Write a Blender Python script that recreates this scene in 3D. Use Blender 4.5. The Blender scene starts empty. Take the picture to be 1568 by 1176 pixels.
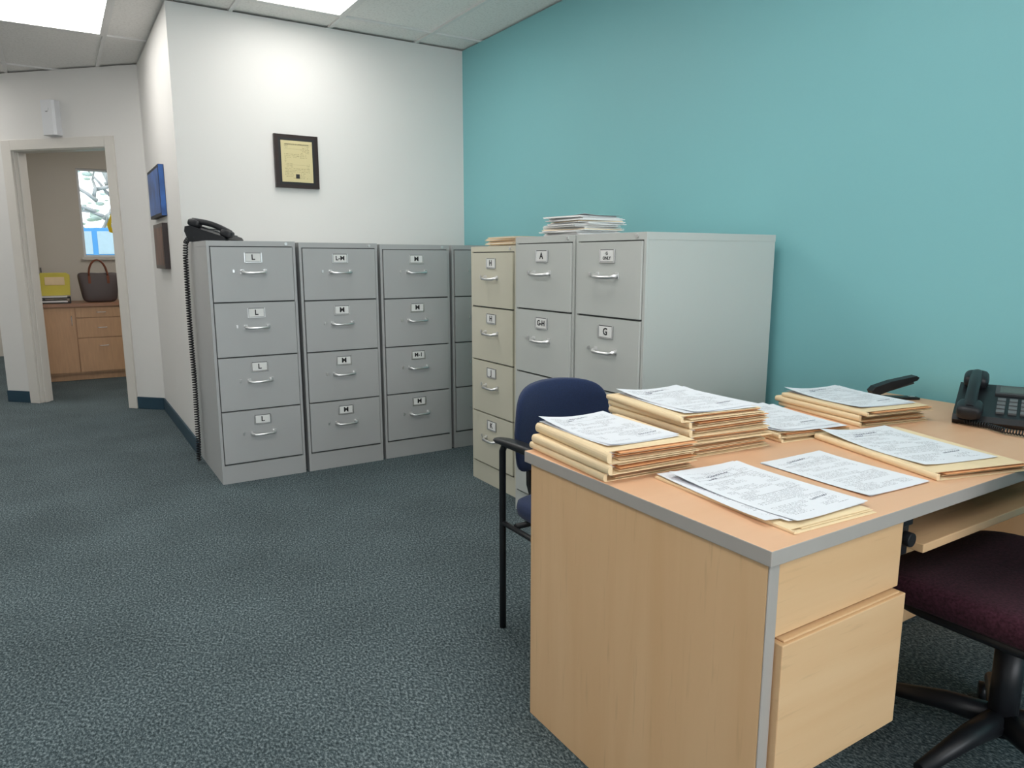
import bpy, bmesh, math, random
from mathutils import Vector, Matrix, Euler
random.seed(7)
scn=bpy.context.scene
try:
    scn.view_settings.view_transform='Standard'
    scn.view_settings.look='None'
except Exception as e: print(e)

# ------------------------------------------------------------------ materials
def lin(c):
    c=c/255.0
    return c/12.92 if c<=0.04045 else ((c+0.055)/1.055)**2.4
def rgb(r,g,b): return (lin(r),lin(g),lin(b),1.0)
def newmat(name):
    m=bpy.data.materials.new(name);m.use_nodes=True
    return m,m.node_tree.nodes,m.node_tree.links,m.node_tree.nodes['Principled BSDF']
def mat(name,col,rough=.5,metal=0.,var=.04,scale=8.,bump=0.,bscale=200.,stretch=(1,1,1),spec=.5,emit=0.,sheen=0.):
    m,N,L,b=newmat(name)
    b.inputs['Roughness'].default_value=rough
    b.inputs['Metallic'].default_value=metal
    b.inputs['Specular IOR Level'].default_value=spec
    if sheen: b.inputs['Sheen Weight'].default_value=sheen
    tc=N.new('ShaderNodeTexCoord');mp=N.new('ShaderNodeMapping');mp.inputs['Scale'].default_value=stretch
    L.new(tc.outputs['Object'],mp.inputs['Vector'])
    nz=N.new('ShaderNodeTexNoise');nz.inputs['Scale'].default_value=scale;nz.inputs['Detail'].default_value=4
    L.new(mp.outputs[0],nz.inputs['Vector'])
    r=N.new('ShaderNodeValToRGB')
    r.color_ramp.elements[0].position=.3;r.color_ramp.elements[1].position=.7
    r.color_ramp.elements[0].color=tuple(c*(1-var) for c in col[:3])+(1,)
    r.color_ramp.elements[1].color=tuple(min(1,c*(1+var)) for c in col[:3])+(1,)
    L.new(nz.outputs['Fac'],r.inputs[0]);L.new(r.outputs[0],b.inputs['Base Color'])
    if bump:
        n2=N.new('ShaderNodeTexNoise');n2.inputs['Scale'].default_value=bscale;n2.inputs['Detail'].default_value=3
        L.new(tc.outputs['Object'],n2.inputs['Vector'])
        bp=N.new('ShaderNodeBump');bp.inputs['Strength'].default_value=bump;bp.inputs['Distance'].default_value=.002
        L.new(n2.outputs['Fac'],bp.inputs['Height']);L.new(bp.outputs[0],b.inputs['Normal'])
    return m

M_white=mat('paint_white',(.74,.728,.705,1),.6,var=.01,scale=2,bump=.12,bscale=250,spec=.3)
M_teal=mat('paint_teal',(.225,.52,.55,1),.5,var=.01,scale=2,bump=.12,bscale=250,spec=.35)
M_beige=mat('paint_beige',(.64,.60,.54,1),.6,var=.01,scale=2,bump=.1,spec=.3)
M_trim=mat('trim_cream',(.68,.65,.60,1),.4,var=.01)
M_base=mat('baseboard_blue',rgb(38,66,82),.5)
M_grid=mat('ceiling_grid_white',(.76,.75,.73,1),.5,var=.01)
M_cabL=mat('cabinet_grey_enamel',rgb(180,181,181),.42,var=.015,scale=3,bump=.06,bscale=400)
M_cabR=mat('cabinet_light_grey_enamel',rgb(197,200,196),.42,var=.015,scale=3,bump=.06,bscale=400)
M_cabB=mat('cabinet_putty_enamel',rgb(210,206,188),.42,var=.015,scale=3,bump=.06,bscale=400)
M_gap=mat('cabinet_shadow_gap',rgb(84,86,86),.7)
M_chrome=mat('satin_chrome',(.74,.74,.74,1),.3,metal=.9,var=.02)
M_label=mat('label_card',(.84,.84,.82,1),.7)
M_ink=mat('black_ink',(.012,.012,.014,1),.6)
M_blkpl=mat('black_plastic',(.012,.013,.016,1),.4,var=.1,spec=.4)
M_dkgrey=mat('dark_grey_plastic',(.06,.062,.066,1),.5)
M_btn=mat('phone_button_grey',(.13,.135,.14,1),.5)
M_lcd=mat('phone_display',(.09,.11,.10,1),.2)
M_manila=mat('manila',rgb(240,216,176),.75,var=.03,scale=12)
M_manila_shade=mat('manila_edge_shade',rgb(232,168,116),.75,var=.05,scale=12)  # orange shade between folder edges, put into the colour
M_paperedge=mat('paper_plain',(.82,.82,.82,1),.8,var=.02)
M_navy=mat('navy_fabric',rgb(30,46,82),.9,var=.2,scale=300,bump=.4,bscale=700,sheen=.1)
M_burg=mat('burgundy_fabric',rgb(56,27,38),.95,var=.5,scale=160,bump=.5,bscale=500,sheen=.03,spec=.2)
M_edge=mat('grey_edge_band',rgb(170,164,158),.5,var=.03)
M_wood_frame=mat('walnut_frame',rgb(40,24,20),.35,var=.2,scale=20,stretch=(1,1,6))
M_bagb=mat('bag_grey_leather',rgb(84,74,74),.5,bump=.1)
M_bagt=mat('bag_tan_leather',rgb(120,62,36),.5)
M_yellow=mat('yellow_file_box',rgb(214,200,84),.6)
M_sign=mat('yellow_hanging_sign',rgb(250,215,30),.6)
M_plastic_w=mat('white_plastic',(.72,.73,.75,1),.4,var=.01)
M_credw=mat('credenza_wood',rgb(204,162,124),.45,var=.06,scale=6,stretch=(10,1,1))
M_credt=mat('credenza_top',rgb(168,124,96),.4,var=.06,scale=6)
M_blue_art=mat('blue_art_print',rgb(46,92,160),.4,var=.5,scale=6)
M_brown_art=mat('brown_art_print',rgb(96,62,48),.4,var=.5,scale=9)
M_bark=mat('bark',rgb(180,178,174),.9,var=.1,bump=.5,bscale=30)
M_leaf=mat('foliage',rgb(192,206,196),.8,var=.2,scale=5)
M_car=mat('car_paint_blue',rgb(80,145,205),.25,var=.01)
M_glass=mat('car_glass',rgb(170,190,205),.1)
M_grass=mat('grass_outside',rgb(150,165,130),.9,var=.2)

def wood(name,c1,c2,axis,fl=.35):
    m,N,L,b=newmat(name)
    b.inputs['Roughness'].default_value=.42
    tc=N.new('ShaderNodeTexCoord');mp=N.new('ShaderNodeMapping')
    s=[11,11,11];s[axis]=.8;mp.inputs['Scale'].default_value=s
    L.new(tc.outputs['Object'],mp.inputs['Vector'])
    n1=N.new('ShaderNodeTexNoise');n1.inputs['Scale'].default_value=1.1;n1.inputs['Detail'].default_value=5;n1.inputs['Distortion'].default_value=.8
    L.new(mp.outputs[0],n1.inputs['Vector'])
    r=N.new('ShaderNodeValToRGB');r.color_ramp.elements[0].position=.3;r.color_ramp.elements[1].position=.7
    r.color_ramp.elements[0].color=c1;r.color_ramp.elements[1].color=c2
    L.new(n1.outputs['Fac'],r.inputs[0])
    mp2=N.new('ShaderNodeMapping');s=[90,90,90];s[axis]=7;mp2.inputs['Scale'].default_value=s
    L.new(tc.outputs['Object'],mp2.inputs['Vector'])
    n2=N.new('ShaderNodeTexNoise');n2.inputs['Scale'].default_value=1;n2.inputs['Detail'].default_value=2
    L.new(mp2.outputs[0],n2.inputs['Vector'])
    r2=N.new('ShaderNodeValToRGB');r2.color_ramp.elements[0].position=.62;r2.color_ramp.elements[1].position=.78
    r2.color_ramp.elements[0].color=(0,0,0,1);r2.color_ramp.elements[1].color=(fl,fl,fl,1)
    L.new(n2.outputs['Fac'],r2.inputs[0])
    mx=N.new('ShaderNodeMix');mx.data_type='RGBA'
    L.new(r2.outputs[0],mx.inputs['Factor']);L.new(r.outputs[0],mx.inputs['A'])
    mx.inputs['B'].default_value=tuple(c*.72 for c in c1[:3])+(1,)
    L.new(mx.outputs['Result'],b.inputs['Base Color'])
    return m
M_maple=wood('maple_laminate',rgb(218,177,132),rgb(226,188,145),2)
M_mapleH=wood('maple_laminate_horizontal',rgb(218,177,132),rgb(227,190,147),0)
M_wood_top=wood('laminate_desktop',rgb(226,178,140),rgb(231,185,149),0,.12)

def carpet():
    m,N,L,b=newmat('carpet_loop')
    b.inputs['Roughness'].default_value=.95;b.inputs['Specular IOR Level'].default_value=.1
    tc=N.new('ShaderNodeTexCoord')
    n1=N.new('ShaderNodeTexNoise');n1.inputs['Scale'].default_value=150;n1.inputs['Detail'].default_value=3;n1.inputs['Roughness'].default_value=.7
    mp=N.new('ShaderNodeMapping');mp.inputs['Scale'].default_value=(1,.6,1);mp.inputs['Rotation'].default_value=(0,0,.5)
    L.new(tc.outputs['Object'],mp.inputs[0]);L.new(mp.outputs[0],n1.inputs['Vector'])
    r=N.new('ShaderNodeValToRGB')
    e=r.color_ramp.elements
    e[0].position=.34;e[0].color=rgb(44,55,59)
    e[1].position=.68;e[1].color=rgb(142,154,157)
    k=e.new(.5);k.color=rgb(82,95,99)
    L.new(n1.outputs['Fac'],r.inputs[0])
    n2=N.new('ShaderNodeTexNoise');n2.inputs['Scale'].default_value=2.2;n2.inputs['Detail'].default_value=4
    L.new(tc.outputs['Object'],n2.inputs['Vector'])
    r2=N.new('ShaderNodeValToRGB');r2.color_ramp.elements[0].position=.3;r2.color_ramp.elements[1].position=.7
    r2.color_ramp.elements[0].color=(.80,.80,.80,1);r2.color_ramp.elements[1].color=(1.05,1.05,1.05,1)
    L.new(n2.outputs['Fac'],r2.inputs[0])
    mx=N.new('ShaderNodeMix');mx.data_type='RGBA';mx.blend_type='MULTIPLY';mx.inputs['Factor'].default_value=1
    L.new(r.outputs[0],mx.inputs['A']);L.new(r2.outputs[0],mx.inputs['B']);L.new(mx.outputs['Result'],b.inputs['Base Color'])
    bp=N.new('ShaderNodeBump');bp.inputs['Strength'].default_value=.4;bp.inputs['Distance'].default_value=.003
    L.new(n1.outputs['Fac'],bp.inputs['Height']);L.new(bp.outputs[0],b.inputs['Normal'])
    return m
M_carpet=carpet()

def tilemat():
    m,N,L,b=newmat('ceiling_tile');b.inputs['Roughness'].default_value=.9
    tc=N.new('ShaderNodeTexCoord');n=N.new('ShaderNodeTexNoise');n.inputs['Scale'].default_value=70;n.inputs['Detail'].default_value=4
    L.new(tc.outputs['Object'],n.inputs['Vector'])
    r=N.new('ShaderNodeValToRGB');r.color_ramp.elements[0].position=.35;r.color_ramp.elements[1].position=.5
    r.color_ramp.elements[0].color=(.76,.74,.71,1);r.color_ramp.elements[1].color=(.85,.83,.80,1)
    L.new(n.outputs['Fac'],r.inputs[0]);L.new(r.outputs[0],b.inputs['Base Color'])
    bp=N.new('ShaderNodeBump');bp.inputs['Strength'].default_value=.3;L.new(n.outputs['Fac'],bp.inputs['Height']);L.new(bp.outputs[0],b.inputs['Normal'])
    return m
M_tile=tilemat()

def printed(name,paper,ink,rows,seed,thr=.47,wf=95,str=.6):
    m,N,L,b=newmat(name);b.inputs['Roughness'].default_value=.75;b.inputs['Specular IOR Level'].default_value=.3
    uv=N.new('ShaderNodeUVMap');sp=N.new('ShaderNodeSeparateXYZ');L.new(uv.outputs[0],sp.inputs[0])
    def M(op,a,bb=None,c=None):
        n=N.new('ShaderNodeMath');n.operation=op
        for i,x in enumerate((a,bb,c)):
            if x is None: continue
            if isinstance(x,(int,float)): n.inputs[i].default_value=x
            else: L.new(x,n.inputs[i])
        return n.outputs[0]
    U,V=sp.outputs[0],sp.outputs[1]
    vr=M('MULTIPLY',V,rows);fr=M('FRACT',vr);row=M('FLOOR',vr)
    line=M('MULTIPLY',M('GREATER_THAN',fr,.32),M('LESS_THAN',fr,.68))
    cx=N.new('ShaderNodeCombineXYZ');L.new(M('MULTIPLY',U,wf),cx.inputs[0]);L.new(M('MULTIPLY',row,3.7),cx.inputs[1]);cx.inputs[2].default_value=seed
    nz=N.new('ShaderNodeTexNoise');nz.inputs['Scale'].default_value=1;nz.inputs['Detail'].default_value=1;L.new(cx.outputs[0],nz.inputs['Vector'])
    word=M('GREATER_THAN',nz.outputs['Fac'],thr)
    cx2=N.new('ShaderNodeCombineXYZ');L.new(M('MULTIPLY',U,2.6),cx2.inputs[0]);L.new(M('MULTIPLY',M('FLOOR',M('MULTIPLY',row,.34)),.9),cx2.inputs[1]);cx2.inputs[2].default_value=seed+9
    nz2=N.new('ShaderNodeTexNoise');nz2.inputs['Scale'].default_value=1;nz2.inputs['Detail'].default_value=0;L.new(cx2.outputs[0],nz2.inputs['Vector'])
    para=M('GREATER_THAN',nz2.outputs['Fac'],.47)
    mar=M('MULTIPLY',M('MULTIPLY',M('GREATER_THAN',U,.1),M('LESS_THAN',U,.9)),M('MULTIPLY',M('GREATER_THAN',V,.08),M('LESS_THAN',V,.93)))
    f=M('MULTIPLY',M('MULTIPLY',line,word),M('MULTIPLY',para,mar));f=M('MULTIPLY',f,str)
    rule=M('MULTIPLY',M('LESS_THAN',M('ABSOLUTE',M('SUBTRACT',V,.80)),.0018),M('MULTIPLY',M('GREATER_THAN',U,.1),M('LESS_THAN',U,.9)))
    rule2=M('MULTIPLY',M('LESS_THAN',M('ABSOLUTE',M('SUBTRACT',V,.42)),.0015),M('MULTIPLY',M('GREATER_THAN',U,.1),M('LESS_THAN',U,.9)))
    f=M('MAXIMUM',f,M('MULTIPLY',M('MAXIMUM',rule,rule2),str))
    mx=N.new('ShaderNodeMix');mx.data_type='RGBA';L.new(f,mx.inputs['Factor']);mx.inputs['A'].default_value=paper;mx.inputs['B'].default_value=ink
    L.new(mx.outputs['Result'],b.inputs['Base Color'])
    return m
PW=(.80,.82,.87,1)
M_print=[printed('printed_page_%d'%i,PW,(.05,.05,.07,1),r,i*3.3) for i,r in enumerate((64,56,70,60))]
M_plaqtxt=printed('engraved_plate',rgb(206,194,150),rgb(70,55,30),26,5.,.5,48,.55)
M_scrib=mat('ballpoint_ink',(.02,.025,.08,1),.6)

def emis(name,col,s):
    m,N,L,b=newmat(name);N.clear()
    e=N.new('ShaderNodeEmission');o=N.new('ShaderNodeOutputMaterial');e.inputs[0].default_value=col;e.inputs[1].default_value=s
    L.new(e.outputs[0],o.inputs[0]);return m
M_panel=emis('troffer_lens',(1.,.975,.935,1),8.2)
M_panel2=emis('troffer_lens_warm',(1.,.94,.86,1),9.)

# ------------------------------------------------------------------ builder
class B:
    def __init__(s,name):
        s.name=name;s.bm=bmesh.new();s.mats=[];s.uv=s.bm.loops.layers.uv.new('UVMap')
    def mi(s,m):
        if m not in s.mats: s.mats.append(m)
        return s.mats.index(m)
    def face(s,vs,m,smooth=False,uvs=None):
        try: f=s.bm.faces.new(vs)
        except ValueError: return None
        f.material_index=s.mi(m);f.smooth=smooth
        if uvs:
            for l,q in zip(f.loops,uvs): l[s.uv].uv=q
        return f
    def box(s,x0,x1,y0,y1,z0,z1,m,T=None,top=None):
        c=[Vector((x,y,z)) for z in (z0,z1) for (x,y) in ((x0,y0),(x1,y0),(x1,y1),(x0,y1))]
        if T is not None: c=[T@v for v in c]
        v=[s.bm.verts.new(q) for q in c]
        for k in ((0,3,2,1),(0,1,5,4),(1,2,6,5),(2,3,7,6),(3,0,4,7)): s.face([v[i] for i in k],m)
        s.face([v[i] for i in (4,5,6,7)],top or m,uvs=[(0,0),(1,0),(1,1),(0,1)])
    def prism(s,pts,a0,a1,axis,m,T=None,smooth=False):
        def P(p,a):
            q=[p[0],p[1]];q.insert(axis,a);q=Vector(q);return T@q if T is not None else q
        A=[s.bm.verts.new(P(p,a0)) for p in pts];C=[s.bm.verts.new(P(p,a1)) for p in pts];n=len(pts)
        s.face(A[::-1],m);s.face(C,m)
        for i in range(n): s.face([A[i],A[(i+1)%n],C[(i+1)%n],C[i]],m,smooth)
    def tube(s,pts,r,m,n=8,T=None,caps=True):
        pts=[Vector(p) for p in pts]
        if T is not None: pts=[T@p for p in pts]
        rs=r if isinstance(r,(list,tuple)) else [r]*len(pts)
        prev=None;rings=[]
        for i,p in enumerate(pts):
            t=(pts[min(i+1,len(pts)-1)]-pts[max(i-1,0)])
            if t.length<1e-9: t=Vector((0,0,1))
            t.normalize()
            if prev is None:
                prev=t.orthogonal().normalized()
            nrm=(prev-t*prev.dot(t))
            if nrm.length<1e-6: nrm=t.orthogonal()
            nrm.normalize();prev=nrm;bn=t.cross(nrm)
            rings.append([s.bm.verts.new(p+(nrm*math.cos(2*math.pi*k/n)+bn*math.sin(2*math.pi*k/n))*rs[i]) for k in range(n)])
        for a,b in zip(rings,rings[1:]):
            for k in range(n): s.face([a[k],a[(k+1)%n],b[(k+1)%n],b[k]],m,True)
        if caps: s.face(rings[0][::-1],m);s.face(rings[-1],m)
    def blob(s,c,r,m,e1=.4,e2=.4,nu=32,nv=16,T=None,fn=None):
        c=Vector(c)
        def pw(x,e): return math.copysign(abs(x)**e,x)
        rings=[]
        for j in range(nv+1):
            ph=-math.pi/2+math.pi*j/nv
            ring=[]
            for i in range(nu):
                th=2*math.pi*i/nu
                q=Vector((r[0]*pw(math.cos(ph),e1)*pw(math.cos(th),e2),r[1]*pw(math.cos(ph),e1)*pw(math.sin(th),e2),r[2]*pw(math.sin(ph),e1)))
                if fn: q=fn(q)
                q=q+c
                if T is not None: q=T@q
                if j in (0,nv):
                    if i==0: v=s.bm.verts.new(q);ring=[v]*nu;break
                else: ring.append(s.bm.verts.new(q))
            rings.append(ring)
        for j in range(nv):
            a,b=rings[j],rings[j+1]
            for i in range(nu):
                k=(i+1)%nu
                if j==0: s.face([a[0],b[k],b[i]],m,True)
                elif j==nv-1: s.face([a[i],a[k],b[0]],m,True)
                else: s.face([a[i],a[k],b[k],b[i]],m,True)
    def sheet(s,T,w,h,m,curl=0.,n=6,corner=0.):
        g=[]
        for j in range(n+1):
            row=[]
            for i in range(n+1):
                u,v=i/n,j/n
                z=curl*((abs(u-.5)*2)**3*(abs(v-.5)*2)**3)*(1 if (u-.5)*(v-.5)>0 else .3)
                if corner: z+=corner*max(0,(1-u)+v-1.45)**1.5
                row.append((s.bm.verts.new(T@Vector(((u-.5)*w,(v-.5)*h,z))),(u,v)))
            g.append(row)
        for j in range(n):
            for i in range(n):
                q=[g[j][i],g[j][i+1],g[j+1][i+1],g[j+1][i]]
                s.face([a[0] for a in q],m,True,[a[1] for a in q])
    def scribble(s,T,x,y,L,amp,seed=1):
        rr=random.Random(seed);n=70;pts=[];xx=0;ph=0
        for k in range(n):
            ph+=rr.uniform(.35,1.15);xx+=L/n*rr.uniform(.5,1.5)
            a=amp*(.35+.65*abs(math.sin(.31*k+seed)))
            pts.append((x+xx+.0018*math.cos(ph),y+a*math.sin(ph)+.08*xx,.0012))
        s.tube(pts,.00036,M_scrib,4,T)
    def text(s,body,size,T,m,ext=.0003,off=0.):
        cu=bpy.data.curves.new('t','FONT');cu.body=body;cu.size=size;cu.align_x='CENTER';cu.align_y='CENTER';cu.extrude=ext;cu.resolution_u=2;cu.offset=off
        o=bpy.data.objects.new('t',cu);bpy.context.collection.objects.link(o)
        bpy.context.view_layer.update()
        me=bpy.data.meshes.new_from_object(o.evaluated_get(bpy.context.evaluated_depsgraph_get()))
        vs=[s.bm.verts.new(T@v.co) for v in me.vertices]
        for p in me.polygons:
            s.face([vs[i] for i in p.vertices],m)
        bpy.data.objects.remove(o);bpy.data.meshes.remove(me);bpy.data.curves.remove(cu)
    def done(s,bevel=0.,parent=None,seg=2):
        me=bpy.data.meshes.new(s.name);s.bm.normal_update();s.bm.to_mesh(me);s.bm.free()
        for m in s.mats: me.materials.append(m)
        o=bpy.data.objects.new(s.name,me);bpy.context.collection.objects.link(o)
        if bevel:
            bv=o.modifiers.new('bevel','BEVEL');bv.width=bevel;bv.segments=seg;bv.limit_method='ANGLE';bv.angle_limit=math.radians(50)
        if parent: o.parent=parent
        return o
def TR(x,y,z,rz=0,rx=0,ry=0): return Matrix.Translation((x,y,z))@Euler((rx,ry,rz)).to_matrix().to_4x4()
def helix(path,R,turns,per=9):
    path=[Vector(p) for p in path]
    L=[0]
    for a,b in zip(path,path[1:]): L.append(L[-1]+(b-a).length)
    out=[];n=int(turns*per)
    for i in range(n+1):
        d=L[-1]*i/n
        k=0
        while k<len(L)-2 and L[k+1]<d: k+=1
        t=(d-L[k])/max(1e-9,L[k+1]-L[k]);p=path[k].lerp(path[k+1],t);tan=(path[k+1]-path[k]).normalized()
        u=tan.orthogonal().normalized();w=tan.cross(u);a=2*math.pi*i/per
        out.append(p+(u*math.cos(a)+w*math.sin(a))*R)
    return out

# ------------------------------------------------------------------ room shell
CZ=2.70
XT=2.62; YB=4.83; XH=.68
b=B('floor');b.box(-2.4,2.9,-3.3,11.4,-.05,0,M_carpet);b.done()
b=B('wall_right');b.box(XT,XT+.12,-3.12,YB,0,CZ,M_teal);b.done()
b=B('wall_back');b.box(XH+.12,XT+.12,YB,YB+.12,0,CZ,M_white);b.done()
b=B('wall_hallway');b.box(XH,XH+.12,YB,6.47,0,CZ,M_white);b.done()
b=B('wall_left');b.box(-2.32,-2.2,-3.12,11.2,0,CZ,M_white);b.done()
RX0,RX1,RZ0,RZ1=-1.2,2.1,.85,2.25
b=B('wall_rear')
b.box(-2.32,RX0,-3.24,-3.12,0,CZ,M_white);b.box(RX1,XT+.12,-3.24,-3.12,0,CZ,M_white)
b.box(RX0,RX1,-3.24,-3.12,0,RZ0,M_white);b.box(RX0,RX1,-3.24,-3.12,RZ1,CZ,M_white);b.done()
b=B('added_rear_window')  # unseen window behind the camera, added for frontal light
for x in (RX0,RX0+1.0833,RX0+2.1667,RX1-.05): b.box(x,x+.05,-3.21,-3.15,RZ0,RZ1,M_plastic_w)
b.box(RX0+.05,RX1-.05,-3.209,-3.151,RZ0,RZ0+.05,M_plastic_w);b.box(RX0+.05,RX1-.05,-3.209,-3.151,RZ1-.05,RZ1,M_plastic_w);b.done()
b=B('wall_far');b.box(-2.32,-.31,11.2,11.32,0,CZ,M_beige);b.done()
b=B('wall_office_left');b.box(-.43,-.33,7.60,11.2,0,CZ,M_beige);b.done()
b=B('wall_office_right');b.box(XT,XT+.12,YB+.12,9.27,0,CZ,M_beige);b.done()
WX0,WX1,WZ0,WZ1=.29,.92,1.25,2.18
b=B('wall_window')
b.box(-.33,WX0,9.15,9.27,0,CZ,M_beige);b.box(WX1,XT,9.15,9.27,0,CZ,M_beige)
b.box(WX0,WX1,9.15,9.27,0,WZ0,M_beige);b.box(WX0,WX1,9.15,9.27,WZ1,CZ,M_beige);b.done()
TA=TR(XH,6.47,0,math.radians(135))
S0,S1,DH=.33,1.255,2.115
b=B('wall_angled')
b.box(0,S0,-.12,0,0,CZ,M_white,TA);b.box(S1,1.58,-.12,0,0,CZ,M_white,TA);b.box(S0,S1,-.12,0,DH,CZ,M_white,TA);b.done()
b=B('trim_1')
for (a,c) in ((S0-.07,S0+.012),(S1-.012,S1+.08)): b.box(a,c,0,.018,0,DH+.07,M_trim,TA)
b.box(S0+.012,S1-.012,0,.018,DH-.012,DH+.07,M_trim,TA)
b.box(S0,S0+.02,-.12,-.0005,0,DH,M_trim,TA);b.box(S1-.02,S1,-.12,-.0005,0,DH,M_trim,TA);b.box(S0+.02,S1-.02,-.12,-.0005,DH-.02,DH,M_trim,TA)
b.box(S1-.034,S1-.02,-.075,-.03,0,DH-.02,M_trim,TA)
b.done(.003)
b=B('baseboard_hallway');b.box(XH-.012,XH,YB-.0,6.46,0,.10,M_base);b.done(.003)
b=B('baseboard_angled');b.box(.01,S0-.072,0,.012,0,.10,M_base,TA);b.box(S1+.082,1.58,0,.012,0,.10,M_base,TA);b.done(.003)
b=B('baseboard_back');b.box(XH,XT,YB-.012,YB,0,.10,M_base);b.done(.003)
b=B('baseboard_right');b.box(XT-.012,XT,-3.1,YB-.012,0,.10,M_base);b.done(.003)

LY=[4.58+1.22*k for k in range(-7,6)]
LXs=[1.65+.61*k for k in range(-7,3)]
panels=[(1.04,3.36),(-.18,4.58),(1.04,.92),(-.79,.92),(-.79,-1.52),(1.04,-1.52),(-1.40,3.36),(-1.40,7.02),(-1.40,9.46)]  # first two are in view; the rest are unseen, added for lighting
office=[(1.04,7.02)]
b=B('ceiling')
b.box(-2.4,2.9,-3.3,11.4,CZ+.012,CZ+.08,M_tile)
for x in LXs:
    b.box(x-.012,x+.012,-3.2,11.3,CZ,CZ+.012,M_grid)
for y in LY:
    b.box(-2.3,XT+.1,y-.012,y+.012,CZ+.001,CZ+.012,M_grid)
b.done()
for i,(x,y) in enumerate(panels+office):
    b=B('ceiling_light_panel')
    b.box(x+.03,x+.58,y+.03,y+1.19,CZ+.004,CZ+.011,M_panel2 if (x,y) in office else M_panel)
    for q in ((x+.012,x+.03,y+.012,y+1.208),(x+.58,x+.598,y+.012,y+1.208)): b.box(*q,CZ+.001,CZ+.0118,M_grid)
    for q in ((x+.03,x+.58,y+.012,y+.03),(x+.03,x+.58,y+1.19,y+1.208)): b.box(*q,CZ+.001,CZ+.0118,M_grid)
    b.done()

b=B('window_1')
fw=.022
b.box(WX0,WX0+fw,9.17,9.23,WZ0,WZ1,M_plastic_w);b.box(WX1-fw,WX1,9.17,9.23,WZ0,WZ1,M_plastic_w)
b.box(WX0+fw,WX1-fw,9.17,9.23,WZ0,WZ0+fw,M_plastic_w);b.box(WX0+fw,WX1-fw,9.17,9.23,WZ1-fw,WZ1,M_plastic_w)
b.box(WX0-.02,WX1+.02,9.12,9.165,WZ0-.03,WZ0-.001,M_trim)
b.done(.002)
b=B('window_hanging_sign');b.prism([(.56,1.66),(.595,1.75),(.575,1.58),(.605,1.50),(.55,1.52),(.535,1.60)],9.150,9.154,1,M_sign);b.tube([(.575,9.152,1.7),(.575,9.152,2.17)],.0012,M_ink,6);b.done()

# ------------------------------------------------------------------ filing cabinets
def cabinet(name,w,d,h,body,labels,T,bot=.11):
    b=B(name)
    b.box(0,w,.012,d,0,h-.02,body,T)
    b.box(-.001,w+.001,.0,d+.001,h-.028,h,body,T)
    b.box(0,.014,0,.012,0,h-.028,body,T);b.box(w-.014,w,0,.012,0,h-.028,body,T)
    b.box(.014,w-.014,.0,.012,0,bot-.006,body,T)
    b.box(.016,w-.016,.008,.0119,bot-.006,h-.028,M_gap,T)
    n=4;H=(h-.03-bot)/n
    for k in range(n):
        z1=h-.03-k*H-.003;z0=z1-H+.008
        b.box(.018,w-.018,-.008,.008,z0,z1,body,T)
        cx=w*.5;zl=z1-.055
        lw,lh=.092,.052
        b.box(cx-lw/2,cx+lw/2,-.0105,-.008,zl-lh/2,zl+lh/2,M_dkgrey,T)
        b.box(cx-lw/2-.001,cx-lw/2+.005,-.0125,-.0105,zl-lh/2,zl+lh/2,M_chrome,T);b.box(cx+lw/2-.005,cx+lw/2+.001,-.0125,-.0105,zl-lh/2,zl+lh/2,M_chrome,T)
        b.box(cx-lw/2+.005,cx+lw/2-.005,-.0125,-.0105,zl-lh/2-.001,zl-lh/2+.004,M_chrome,T)
        b.box(cx-lw/2+.0065,cx+lw/2-.0065,-.0115,-.0105,zl-lh/2+.0055,zl+lh/2-.003,M_label,T)
        lab=labels[k]
        if lab:
            b.text(lab,.040 if len(lab)<=2 else (.034 if len(lab)<4 else .018),T@TR(cx,-.0122,zl+.001,rx=math.pi/2),M_ink,off=.0009 if len(lab)<4 else .0003)
        zh=z1-.133
        hw=.060
        b.tube([(cx-hw,-.009,zh+.004),(cx-hw+.002,-.026,zh),(cx-hw+.012,-.036,zh-.003),(cx,-.038,zh-.004),(cx+hw-.012,-.036,zh-.003),(cx+hw-.002,-.026,zh),(cx+hw,-.009,zh+.004)],[.010,.0085,.007,.0065,.007,.0085,.010],M_chrome,10,T)
        b.box(cx-hw-.010,cx-hw+.010,-.0105,-.008,zh-.009,zh+.015,M_chrome,T);b.box(cx+hw-.010,cx+hw+.010,-.0105,-.008,zh-.009,zh+.015,M_chrome,T)
        b.box(cx-hw-.050,cx-hw-.040,-.014,-.008,zh-.002,zh+.014,M_chrome,T)
    b.tube([(w-.05,.001,h-.014),(w-.05,-.006,h-.014)],.008,M_chrome,12,T)
    return b.done(.0018)
cabinet('filing_cabinet',.462,.72,1.33,M_cabL,['L','L','L','L'],TR(.685,4.09,0))
cabinet('filing_cabinet',.462,.72,1.325,M_cabL,['L-M','M','M','M'],TR(1.168,4.09,0))
cabinet('filing_cabinet',.462,.72,1.32,M_cabL,['M','M','M-1','M'],TR(1.652,4.10,0))
cabinet('filing_cabinet',.45,.70,1.32,M_cabL,['M','N','N','N'],TR(2.137,4.11,0))
TL=lambda x,y: TR(x,y,0,math.radians(-90))
cabinet('filing_cabinet',.425,.72,1.335,M_cabR,['G\nONLY','G','G','G'],TL(1.85,2.435))
cabinet('filing_cabinet',.460,.72,1.335,M_cabR,['A','G-H','H','H'],TL(1.85,2.905))
cabinet('filing_cabinet',.455,.64,1.30,M_cabB,['H','H','J','K'],TL(1.94,3.50))

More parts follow.
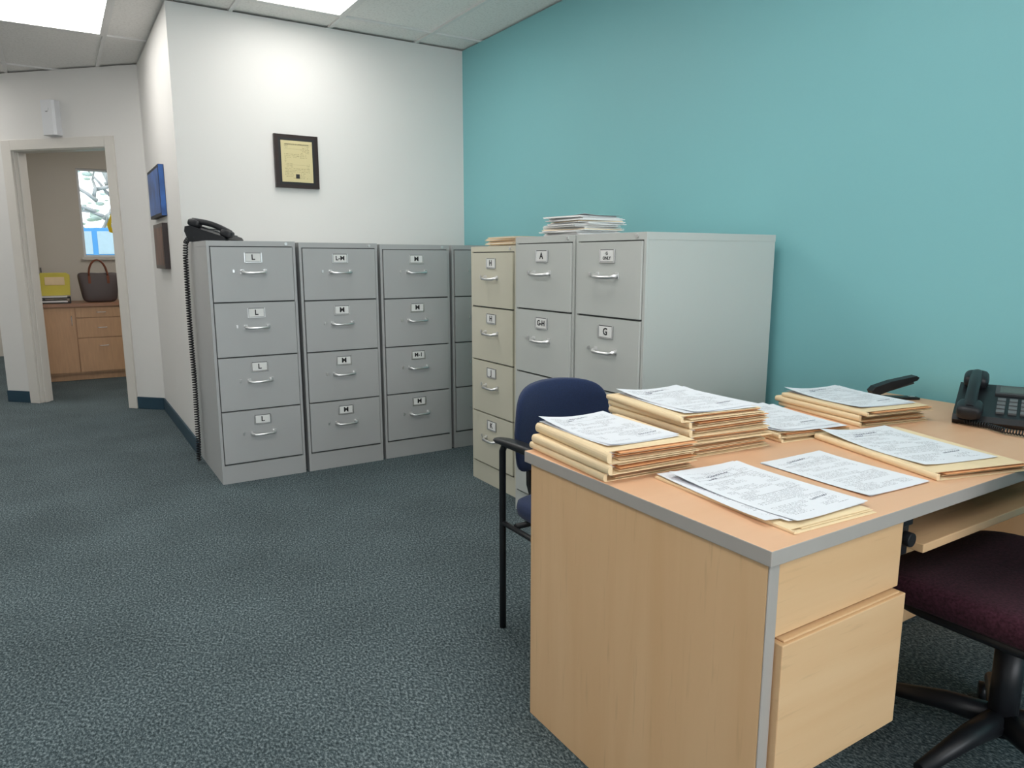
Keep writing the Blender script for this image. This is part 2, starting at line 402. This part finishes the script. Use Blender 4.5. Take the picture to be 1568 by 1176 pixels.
# ------------------------------------------------------------------ wall things
b=B('wall_plaque')
b.box(1.25,1.53,YB-.025,YB-.002,1.685,2.015,M_wood_frame)
T=TR(1.39,YB-.0262,1.85,rx=math.pi/2)
b.box(-.115,.115,-.143,.143,-.0011,.0,M_ink,T)
b.box(-.10,.10,-.128,.128,.0001,.001,M_plaqtxt,T,top=M_plaqtxt)
b.text('CERTIFICATE OF APPRECIATION',.0105,TR(1.39,YB-.0285,1.955,rx=math.pi/2),M_ink)
b.box(-.012,.012,-.105,-.078,.0011,.002,M_ink,T)
b.done(.002)
b=B('framed_picture');b.box(XH-.035,XH-.001,5.43,6.06,1.52,1.855,M_ink);b.box(XH-.037,XH-.035,5.45,6.04,1.54,1.835,M_blue_art);b.box(XH-.034,XH-.003,5.4285,5.43,1.522,1.853,M_blue_art);b.done(.002)
b=B('framed_picture');b.box(XH-.035,XH-.001,5.46,5.96,1.165,1.475,M_wood_frame);b.box(XH-.0365,XH-.035,5.49,5.93,1.19,1.45,M_brown_art);b.done(.002)
b=B('wall_sensor_box')
b.prism([(.735,.001),(.865,.001),(.865,.055),(.85,.07),(.75,.07),(.735,.055)],2.20,2.465,2,M_plastic_w,TA)
b.tube([(.80,.069,2.40),(.80,.074,2.40)],.022,M_plastic_w,16,TA);b.box(.790,.81,.07,.0735,2.375,2.385,M_dkgrey,TA)
b.done(.006)

# ------------------------------------------------------------------ desk phones
def phone(name,T,cordpaths,sc=1.0,R=.0065,r=.0022):
    b=B(name);T=T@Matrix.Scale(sc,4)
    prof=[(-.10,0),(.085,0),(.105,.055),(.10,.080),(.075,.084),(-.105,.026),(-.115,.012)]
    b.prism(prof,-.115,.115,0,M_blkpl,T)
    sl=math.atan2(.058,.18)
    Ts=T@TR(0,-.105,.0265,rx=sl)
    b.box(-.03,.10,.125,.175,.0,.006,M_dkgrey,Ts);b.box(-.02,.09,.132,.168,.006,.0068,M_lcd,Ts)
    for rr in range(4):
        for c in range(3): b.box(-.022+c*.026,-.004+c*.026,.02+rr*.022,.035+rr*.022,0,.006,M_btn,Ts)
    for rr in range(5): b.box(.066,.10,.018+rr*.02,.029+rr*.02,0,.005,M_btn,Ts)
    Th=Ts@TR(-.078,.09,.014)
    def bar(t): return (0,-.105+.21*t,.009+.015*math.sin(math.pi*t))
    b.tube([bar(k/12) for k in range(13)],[.019-.003*math.sin(math.pi*k/12) for k in range(13)],M_blkpl,14,Th)
    for y in (-.090,.090): b.blob((0,y,.002),(.030,.034,.020),M_blkpl,.6,.6,20,10,Th)
    for p,turns in cordpaths: b.tube(helix(p,R,turns),r,M_blkpl,6)
    return b.done(.003)
phone('desk_phone',TR(.81,4.56,1.331,math.radians(55)),[
 ([(.70,4.50,1.356),(.668,4.53,1.352),(.656,4.57,1.325),(.654,4.60,1.25),(.650,4.61,.9),(.654,4.62,.5),(.652,4.64,.12),(.644,4.62,.018)],92)],1.08,.0115,.0042)
phone('desk_phone',TR(2.43,1.015,.7465,math.radians(-68)),[
 ([(2.335,1.10,.775),(2.30,1.09,.758),(2.275,1.05,.7565),(2.27,.99,.7565),(2.245,.94,.7565),(2.25,.88,.7565),(2.30,.84,.7565)],44)],1.15)

# ------------------------------------------------------------------ desk
DX0,DX1,DY0,DY1=.995,2.59,.745,1.52
b=B('office_desk')
b.box(DX0,DX1,DY0,DY1,.715,.745,M_edge,top=M_wood_top)
b.box(DX0+.008,DX0+.035,DY0+.012,DY1-.02,.0,.715,M_maple)
b.box(DX0+.008,DX0+.035,DY0+.008,DY0+.0119,.0,.715,M_edge)
b.box(DX1-.035,DX1-.008,DY0+.15,DY1-.02,.0,.715,M_maple)
b.box(DX0+.035,DX1-.035,1.22,1.238,.01,.715,M_maple)
PX0,PX1=DX0+.038,1.425
b.box(PX0,PX1,DY0+.035,1.215,.275,.714,M_maple)
b.box(PX0+.001,PX1,DY0+.012,DY0+.034,.568,.713,M_mapleH)
b.box(PX0+.001,PX1,DY0-.006,DY0+.034,.268,.560,M_mapleH)
b.box(PX0+.012,PX1-.012,DY0+.0,DY0+.03,.5601,.5645,M_mapleH)
b.box(1.53,2.25,DY0+.021,1.12,.612,.632,M_mapleH)
b.box(1.475,1.515,DY0+.04,1.15,.675,.7145,M_blkpl);b.box(1.50,1.529,DY0+.055,1.1,.60,.674,M_blkpl);b.box(2.251,2.28,DY0+.055,1.1,.60,.7145,M_blkpl)
b.tube([(1.50,DY0+.05,.645),(1.50,DY0+.03,.645)],.016,M_blkpl,14)
b.done(.002)

# ------------------------------------------------------------------ paper & folders
def folder_stack(name,cx,cy,z,rot,w,h,thick,sheets,pw=.216,ph=.30,scr=0):
    b=B(name)
    zz=z
    for t in thick:
        rz=rot+math.radians(random.uniform(-3,3));dx=random.uniform(-.008,.008);dy=random.uniform(-.014,.014)
        T=TR(cx+dx,cy+dy,zz,rz)
        b.box(-w/2,w/2,-h/2,h/2,0,.0014,M_manila,T)
        b.box(-w/2+.006,w/2-.014,-h/2+.035,h/2-.01,.0015,t-.0015,M_paperedge,T)
        b.prism([(-w/2+.0015+ -(t/2)*math.sin(math.pi*k/8)*.7, t/2-(t/2)*math.cos(math.pi*k/8)) for k in range(9)]+[(-w/2+.0055,t-.0012),(-w/2+.0055,.0014)],-h/2,h/2,1,M_manila,T)
        k=max(1,int(t/.006))
        for j in range(k):
            zj=.0016+(t-.003)*(j+.5)/k;o=random.uniform(.0,.018)
            b.box(-w/2+.03,w/2+random.uniform(-.004,.004),-h/2+o,-h/2+.05,zj-.0006,zj+.0006,M_manila_shade if j%2 else M_manila,T)
            b.box(w/2-.02,w/2+random.uniform(-.003,.006),-h/2+.03,h/2-.03,zj-.0006,zj+.0006,M_manila_shade,T)
        b.box(-w/2,w/2-.004,-h/2+.012,h/2,t-.0014,t,M_manila,T)
        zz+=t+.0012
    for i,(dx,dy,dr,mi) in enumerate(sheets):
        T=TR(cx,cy,zz+.0006+.0011*i,rot)@TR(dx,dy,0,math.radians(dr))
        last=i==len(sheets)-1
        b.sheet(T,pw,ph,M_print[mi],curl=.004,corner=.03 if last else 0)
        if last:
            b.scribble(T,-.05,.115,.08,.004,scr+1);b.scribble(T,-.08,.097,.05,.003,scr+2);b.scribble(T,.02,-.10,.06,.0035,scr+3)
    return b.done()
Z=.7455
folder_stack('folder_stack',1.145,1.352,Z,math.radians(-3),.255,.335,[.018,.022,.025],[(0,0.02,0,0),(.004,.026,2,1)],ph=.30,scr=10)
folder_stack('folder_stack',1.455,1.40,Z,math.radians(-5),.275,.345,[.016,.017,.016,.018,.016,.014],[(0,.01,-4,2),(.01,.02,3,3)],pw=.235,ph=.32,scr=20)
folder_stack('folder_stack',1.775,1.35,Z,math.radians(-9),.26,.34,[.010,.012],[(-.02,.02,5,1),(.01,.0,-3,0),(.0,.02,0,2)],pw=.225,ph=.31,scr=30)
folder_stack('folder_stack',2.155,1.35,Z,math.radians(-11),.27,.35,[.014,.018,.012],[(0,.015,0,1),(-.004,.02,2,0)],pw=.235,ph=.31,scr=40)
folder_stack('folder_stack',1.83,.975,Z,math.radians(-13),.28,.40,[.016],[(-.01,.015,0,0)],pw=.235,ph=.34,scr=50)
folder_stack('folder_stack',1.215,.945,Z,math.radians(-1),.235,.385,[.006],[(.02,.02,-2,3),(-.005,.035,-6,1),(.022,.015,1,0)],pw=.225,ph=.335,scr=60)
b=B('loose_document');b.sheet(TR(1.515,.96,Z+.0022,math.radians(-3)),.215,.29,M_print[2],curl=.003);b.sheet(TR(1.519,.965,Z+.0008,math.radians(-1)),.215,.29,M_print[1]);b.scribble(TR(1.515,.96,Z+.0024),-.05,.11,.07,.004,77);b.done()

b=B('envelope_pile')
zz=1.336
for i in range(14):
    t=random.uniform(.005,.009)
    T=TR(2.22+random.uniform(-.02,.02),2.89+random.uniform(-.02,.02)-.002*i,zz,math.radians(random.uniform(-12,8)))
    hw=.175-.003*i
    b.box(-.13,.13,-hw,hw-.01,0,t*.45,M_paperedge,T);b.box(-.125,.12,-hw+.006,hw,t*.45+.0003,t*.9,M_label if i%5 else M_manila,T)
    zz+=t
b.sheet(TR(2.22,2.87,zz+.001,math.radians(4)),.25,.30,M_print[1],curl=.006);b.done()
b=B('manila_folder_pile')
for i in range(5):
    T=TR(2.14+random.uniform(-.02,.02),3.31+random.uniform(-.015,.015),1.301+i*.010,math.radians(random.uniform(-6,6)))
    b.box(-.12,.12,-.15,.15,0,.0035,M_manila,T);b.box(-.118,.11,-.145,.14,.0036,.0075,M_paperedge,T);b.box(-.12,.115,-.15,.145,.0076,.009,M_manila,T)
b.done()

# ------------------------------------------------------------------ stapler (open)
b=B('stapler');T=TR(2.485,1.40,Z,math.radians(-30))
b.prism([(-.085,0),(.085,0),(.085,.008),(-.06,.012),(-.085,.012)],-.02,.02,1,M_blkpl,T)
Ta=T@TR(-.07,0,.022,ry=math.radians(-17))
b.prism([(-.012,-.008),(.15,.004),(.158,.012),(.15,.020),(.06,.028),(0,.026),(-.016,.016)],-.018,.018,1,M_blkpl,Ta)
b.box(0,.140,-.009,.009,-.007,.0,M_dkgrey,Ta)
b.box(-.082,-.055,-.017,.017,.012,.04,M_blkpl,T);b.box(.055,.075,-.008,.008,.0085,.011,M_chrome,T)
b.done(.003)

# ------------------------------------------------------------------ guest chair (navy)
b=B('guest_chair')
cx0,cx1=1.185,1.655
for x in (cx0,cx1):
    b.tube([(x,1.94,0),(x,1.94,.30),(x,1.94,.62),(x,1.925,.645),(x,1.90,.648),(x,1.58,.648),(x,1.555,.64),(x,1.545,.61),(x,1.545,.3),(x,1.545,0)],.0115,M_blkpl,12)
    b.blob((x,1.755,.660),(.024,.230,.011),M_blkpl,.5,.5,28,8,fn=lambda q:q+Vector((0,0,-.010*(q.y/.225)**2)))
    b.tube([(x,1.94,.375),(x,1.545,.375)],.009,M_blkpl,10)
for y in (1.62,1.86): b.tube([(cx0,y,.385),(cx1,y,.385)],.010,M_blkpl,10)
mx=(cx0+cx1)/2
b.blob((mx,1.72,.430),(.218,.225,.036),M_navy,.45,.35,48,12)
def bk(q):
    y=q.y-.055*(q.x/.2)**2+.03
    s=1.0-.10*max(0,q.z/.14)
    return Vector((q.x*s,y+.10*q.z,q.z-.02*(q.x/.2)**2))
b.blob((mx-.005,1.935,.692),(.200,.022,.142),M_navy,.35,.6,48,20,fn=bk)
for x in (mx-.10,mx+.10): b.tube([(x,1.86,.385),(x,1.95,.40),(x,1.985,.47),(x,1.99,.62)],.010,M_blkpl,10)
b.done()

# ------------------------------------------------------------------ task chair (burgundy)
b=B('task_chair');ox,oy=1.87,.71
b.blob((ox,oy,.465),(.275,.255,.045),M_burg,.45,.42,56,14,fn=lambda q:q+Vector((0,0,.012*(q.x/.26)**2-.02*max(0,q.y/.25)**3)))
b.blob((ox,oy,.425),(.24,.225,.022),M_blkpl,.5,.45,40,8)
b.box(ox-.09,ox+.09,oy-.12,oy+.12,.375,.41,M_blkpl)
b.tube([(ox,oy,.40),(ox,oy,.24)],.020,M_blkpl,16);b.tube([(ox,oy,.34),(ox,oy,.09)],.032,M_blkpl,16)
for k in range(5):
    a=math.radians(100+72*k);dx,dy=math.cos(a),math.sin(a)
    b.tube([(ox,oy,.125),(ox+dx*.12,oy+dy*.12,.115),(ox+dx*.29,oy+dy*.29,.078)],[.032,.026,.016],M_blkpl,12)
    b.tube([(ox+dx*.29,oy+dy*.29,.08),(ox+dx*.29,oy+dy*.29,.05)],.009,M_blkpl,8)
    px,py=ox+dx*.29,oy+dy*.29
    for s in (-1,1): b.tube([(px-dy*.007*s,py+dx*.007*s,.0285),(px-dy*.026*s,py+dx*.026*s,.0285)],.028,M_blkpl,18)
def bk2(q): return Vector((q.x,q.y+.12*(q.x/.23)**2*.35,q.z))
b.blob((ox,oy-.27,.80),(.225,.035,.22),M_burg,.4,.5,48,20,fn=bk2)
b.tube([(ox,oy-.08,.40),(ox,oy-.28,.41),(ox,oy-.33,.50),(ox,oy-.31,.80)],.018,M_blkpl,12)
b.done()

# ------------------------------------------------------------------ back-office credenza and things
b=B('credenza')
cy=8.5
b.box(-.32,.62,cy-.02,9.13,.755,.785,M_credt)
b.box(-.31,.60,cy+.02,9.12,.07,.755,M_credw);b.box(-.30,.59,cy+.06,9.1,0,.07,M_credw)
b.box(-.30,.135,cy,cy+.019,.09,.745,M_credw)
for z0,z1 in ((.645,.745),(.44,.638),(.09,.433)):
    b.box(.145,.595,cy,cy+.019,z0,z1,M_credw)
    zm=(z0+z1)/2 if z1-z0<.3 else z1-.08
    b.tube([(.33,cy,zm),(.335,cy-.022,zm),(.405,cy-.022,zm),(.41,cy,zm)],.004,M_chrome,8)
b.tube([(.105,cy,.66),(.105,cy-.022,.655),(.105,cy-.022,.575),(.105,cy,.57)],.004,M_chrome,8)
b.done(.003)
b=B('tote_bag')
b.blob((.385,8.72,.936),(.175,.075,.150),M_bagb,.28,.5,40,18,fn=lambda q:Vector((q.x*(1+.12*q.z/.15),q.y*(1-.45*max(0,q.z/.15)),q.z+.012*(abs(q.x)/.17)**2*(1 if q.z>.05 else 0))))
for y in (8.665,8.775):
    b.tube([(.385+.085*math.cos(math.pi*k/14),y,1.05+.17*math.sin(math.pi*k/14)) for k in range(15)],.008,M_bagt,8)
for x in (.30,.47): b.box(x-.012,x+.012,8.652,8.664,.98,1.06,M_bagt)
b.done()
b=B('letter_tray')
b.box(-.20,.12,8.60,8.86,.786,.796,M_blkpl);b.box(-.20,.12,8.60,8.86,.835,.845,M_blkpl);
for x in (-.20,.11): b.box(x,x+.01,8.60,8.86,.796,.835,M_blkpl)
b.box(-.15,.09,8.61,8.84,.846,.862,M_paperedge);b.box(-.15,.09,8.61,8.84,.797,.815,M_paperedge);b.done(.002)
b=B('file_box');b.prism([(-.13,.865),(.12,.865),(.13,1.07),(.10,1.09),(-.12,1.09),(-.14,1.07)],8.66,8.84,1,M_yellow);b.box(-.09,.08,8.655,8.66,.97,1.05,M_manila);b.done(.004)
b=B('paper_sorter')
for i in range(5): b.box(-.20+i*.02,-.19+i*.02,8.88,9.08,.787,1.12+.02*(i%3),M_paperedge if i%2 else M_dkgrey)
b.done()
b=B('dark_gap_bin');b.tube([(.78,8.75,.001),(.78,8.75,.30)],[.11,.14],M_blkpl,24);b.tube([(.78,8.75,.30),(.78,8.75,.31)],.145,M_dkgrey,24);b.done()  # bin made up to fill the dark gap beside the credenza

# outside world
b=B('ground_outside');b.box(-30,30,9.6,60,-.3,-.05,M_grass);b.done()
b=B('parked_car');yc=18.
prof=[(-1.6,.55),(-1.55,1.15),(-.75,1.28),(-.25,1.85),(2.0,1.9),(2.55,1.3),(2.7,1.2),(2.7,.55)]
b.prism(prof,yc,yc+1.8,1,M_car);b.prism([(-.6,1.32),(-.18,1.77),(.75,1.8),(.75,1.32)],yc-.01,yc,1,M_glass);b.prism([(.85,1.32),(.85,1.8),(1.9,1.82),(2.3,1.34)],yc-.01,yc,1,M_glass)
for x in (-.9,2.0): b.tube([(x,yc-.03,.33),(x,yc+.2,.33)],.38,M_ink,24);b.tube([(x,yc+1.6,.33),(x,yc+1.83,.33)],.38,M_ink,24)
b.done(.03)
b=B('tree_outside')
b.tube([(1.9,21,-.1),(1.8,21,1.5),(1.5,21,3),(.9,21,4.5)],[.25,.2,.16,.1],M_bark,10)
rr=random.Random(3)
for i in range(26):
    x,z=1.75-rr.random()*.8,1.4+rr.random()*2.6;pts=[(x,21,z)];a=rr.uniform(.3,2.9)
    for k in range(5):
        x+=.32*math.cos(a);z+=.22*math.sin(a);a+=rr.uniform(-.5,.5);pts.append((x,21+rr.uniform(-.3,.3),z))
    b.tube(pts,[.05,.04,.03,.022,.015,.008],M_bark,6)
for i in range(420):
    s=random.uniform(.03,.10)
    b.blob((random.uniform(-1.2,3.5),random.uniform(20.5,23),random.uniform(1.9,5.2)),(s*1.5,s,s*.7),M_leaf,1,1,6,4)
b.done()

# ------------------------------------------------------------------ world, added rear fill, camera
w=bpy.data.worlds.new('sky');scn.world=w;w.use_nodes=True
w.node_tree.nodes['Background'].inputs[0].default_value=(.82,.92,1.,1);w.node_tree.nodes['Background'].inputs[1].default_value=2.6
ld=bpy.data.lights.new('added_rear_fill','AREA');ld.shape='RECTANGLE';ld.size=RX1-RX0;ld.size_y=RZ1-RZ0;ld.energy=70;ld.color=(.98,.98,1)  # area lamp added outside the unseen rear opening as frontal fill
lo=bpy.data.objects.new('added_rear_fill',ld);bpy.context.collection.objects.link(lo);lo.location=((RX0+RX1)/2,-3.30,(RZ0+RZ1)/2);lo.rotation_euler=(math.radians(90),0,0)
cam=bpy.data.cameras.new('camera');co=bpy.data.objects.new('camera',cam);bpy.context.collection.objects.link(co)
co.location=(0,0,1.24);co.rotation_euler=(math.radians(90-9.95),0,math.radians(-32.2))
cam.sensor_fit='HORIZONTAL';cam.sensor_width=36;cam.lens=25.26;cam.clip_start=.02
scn.camera=co
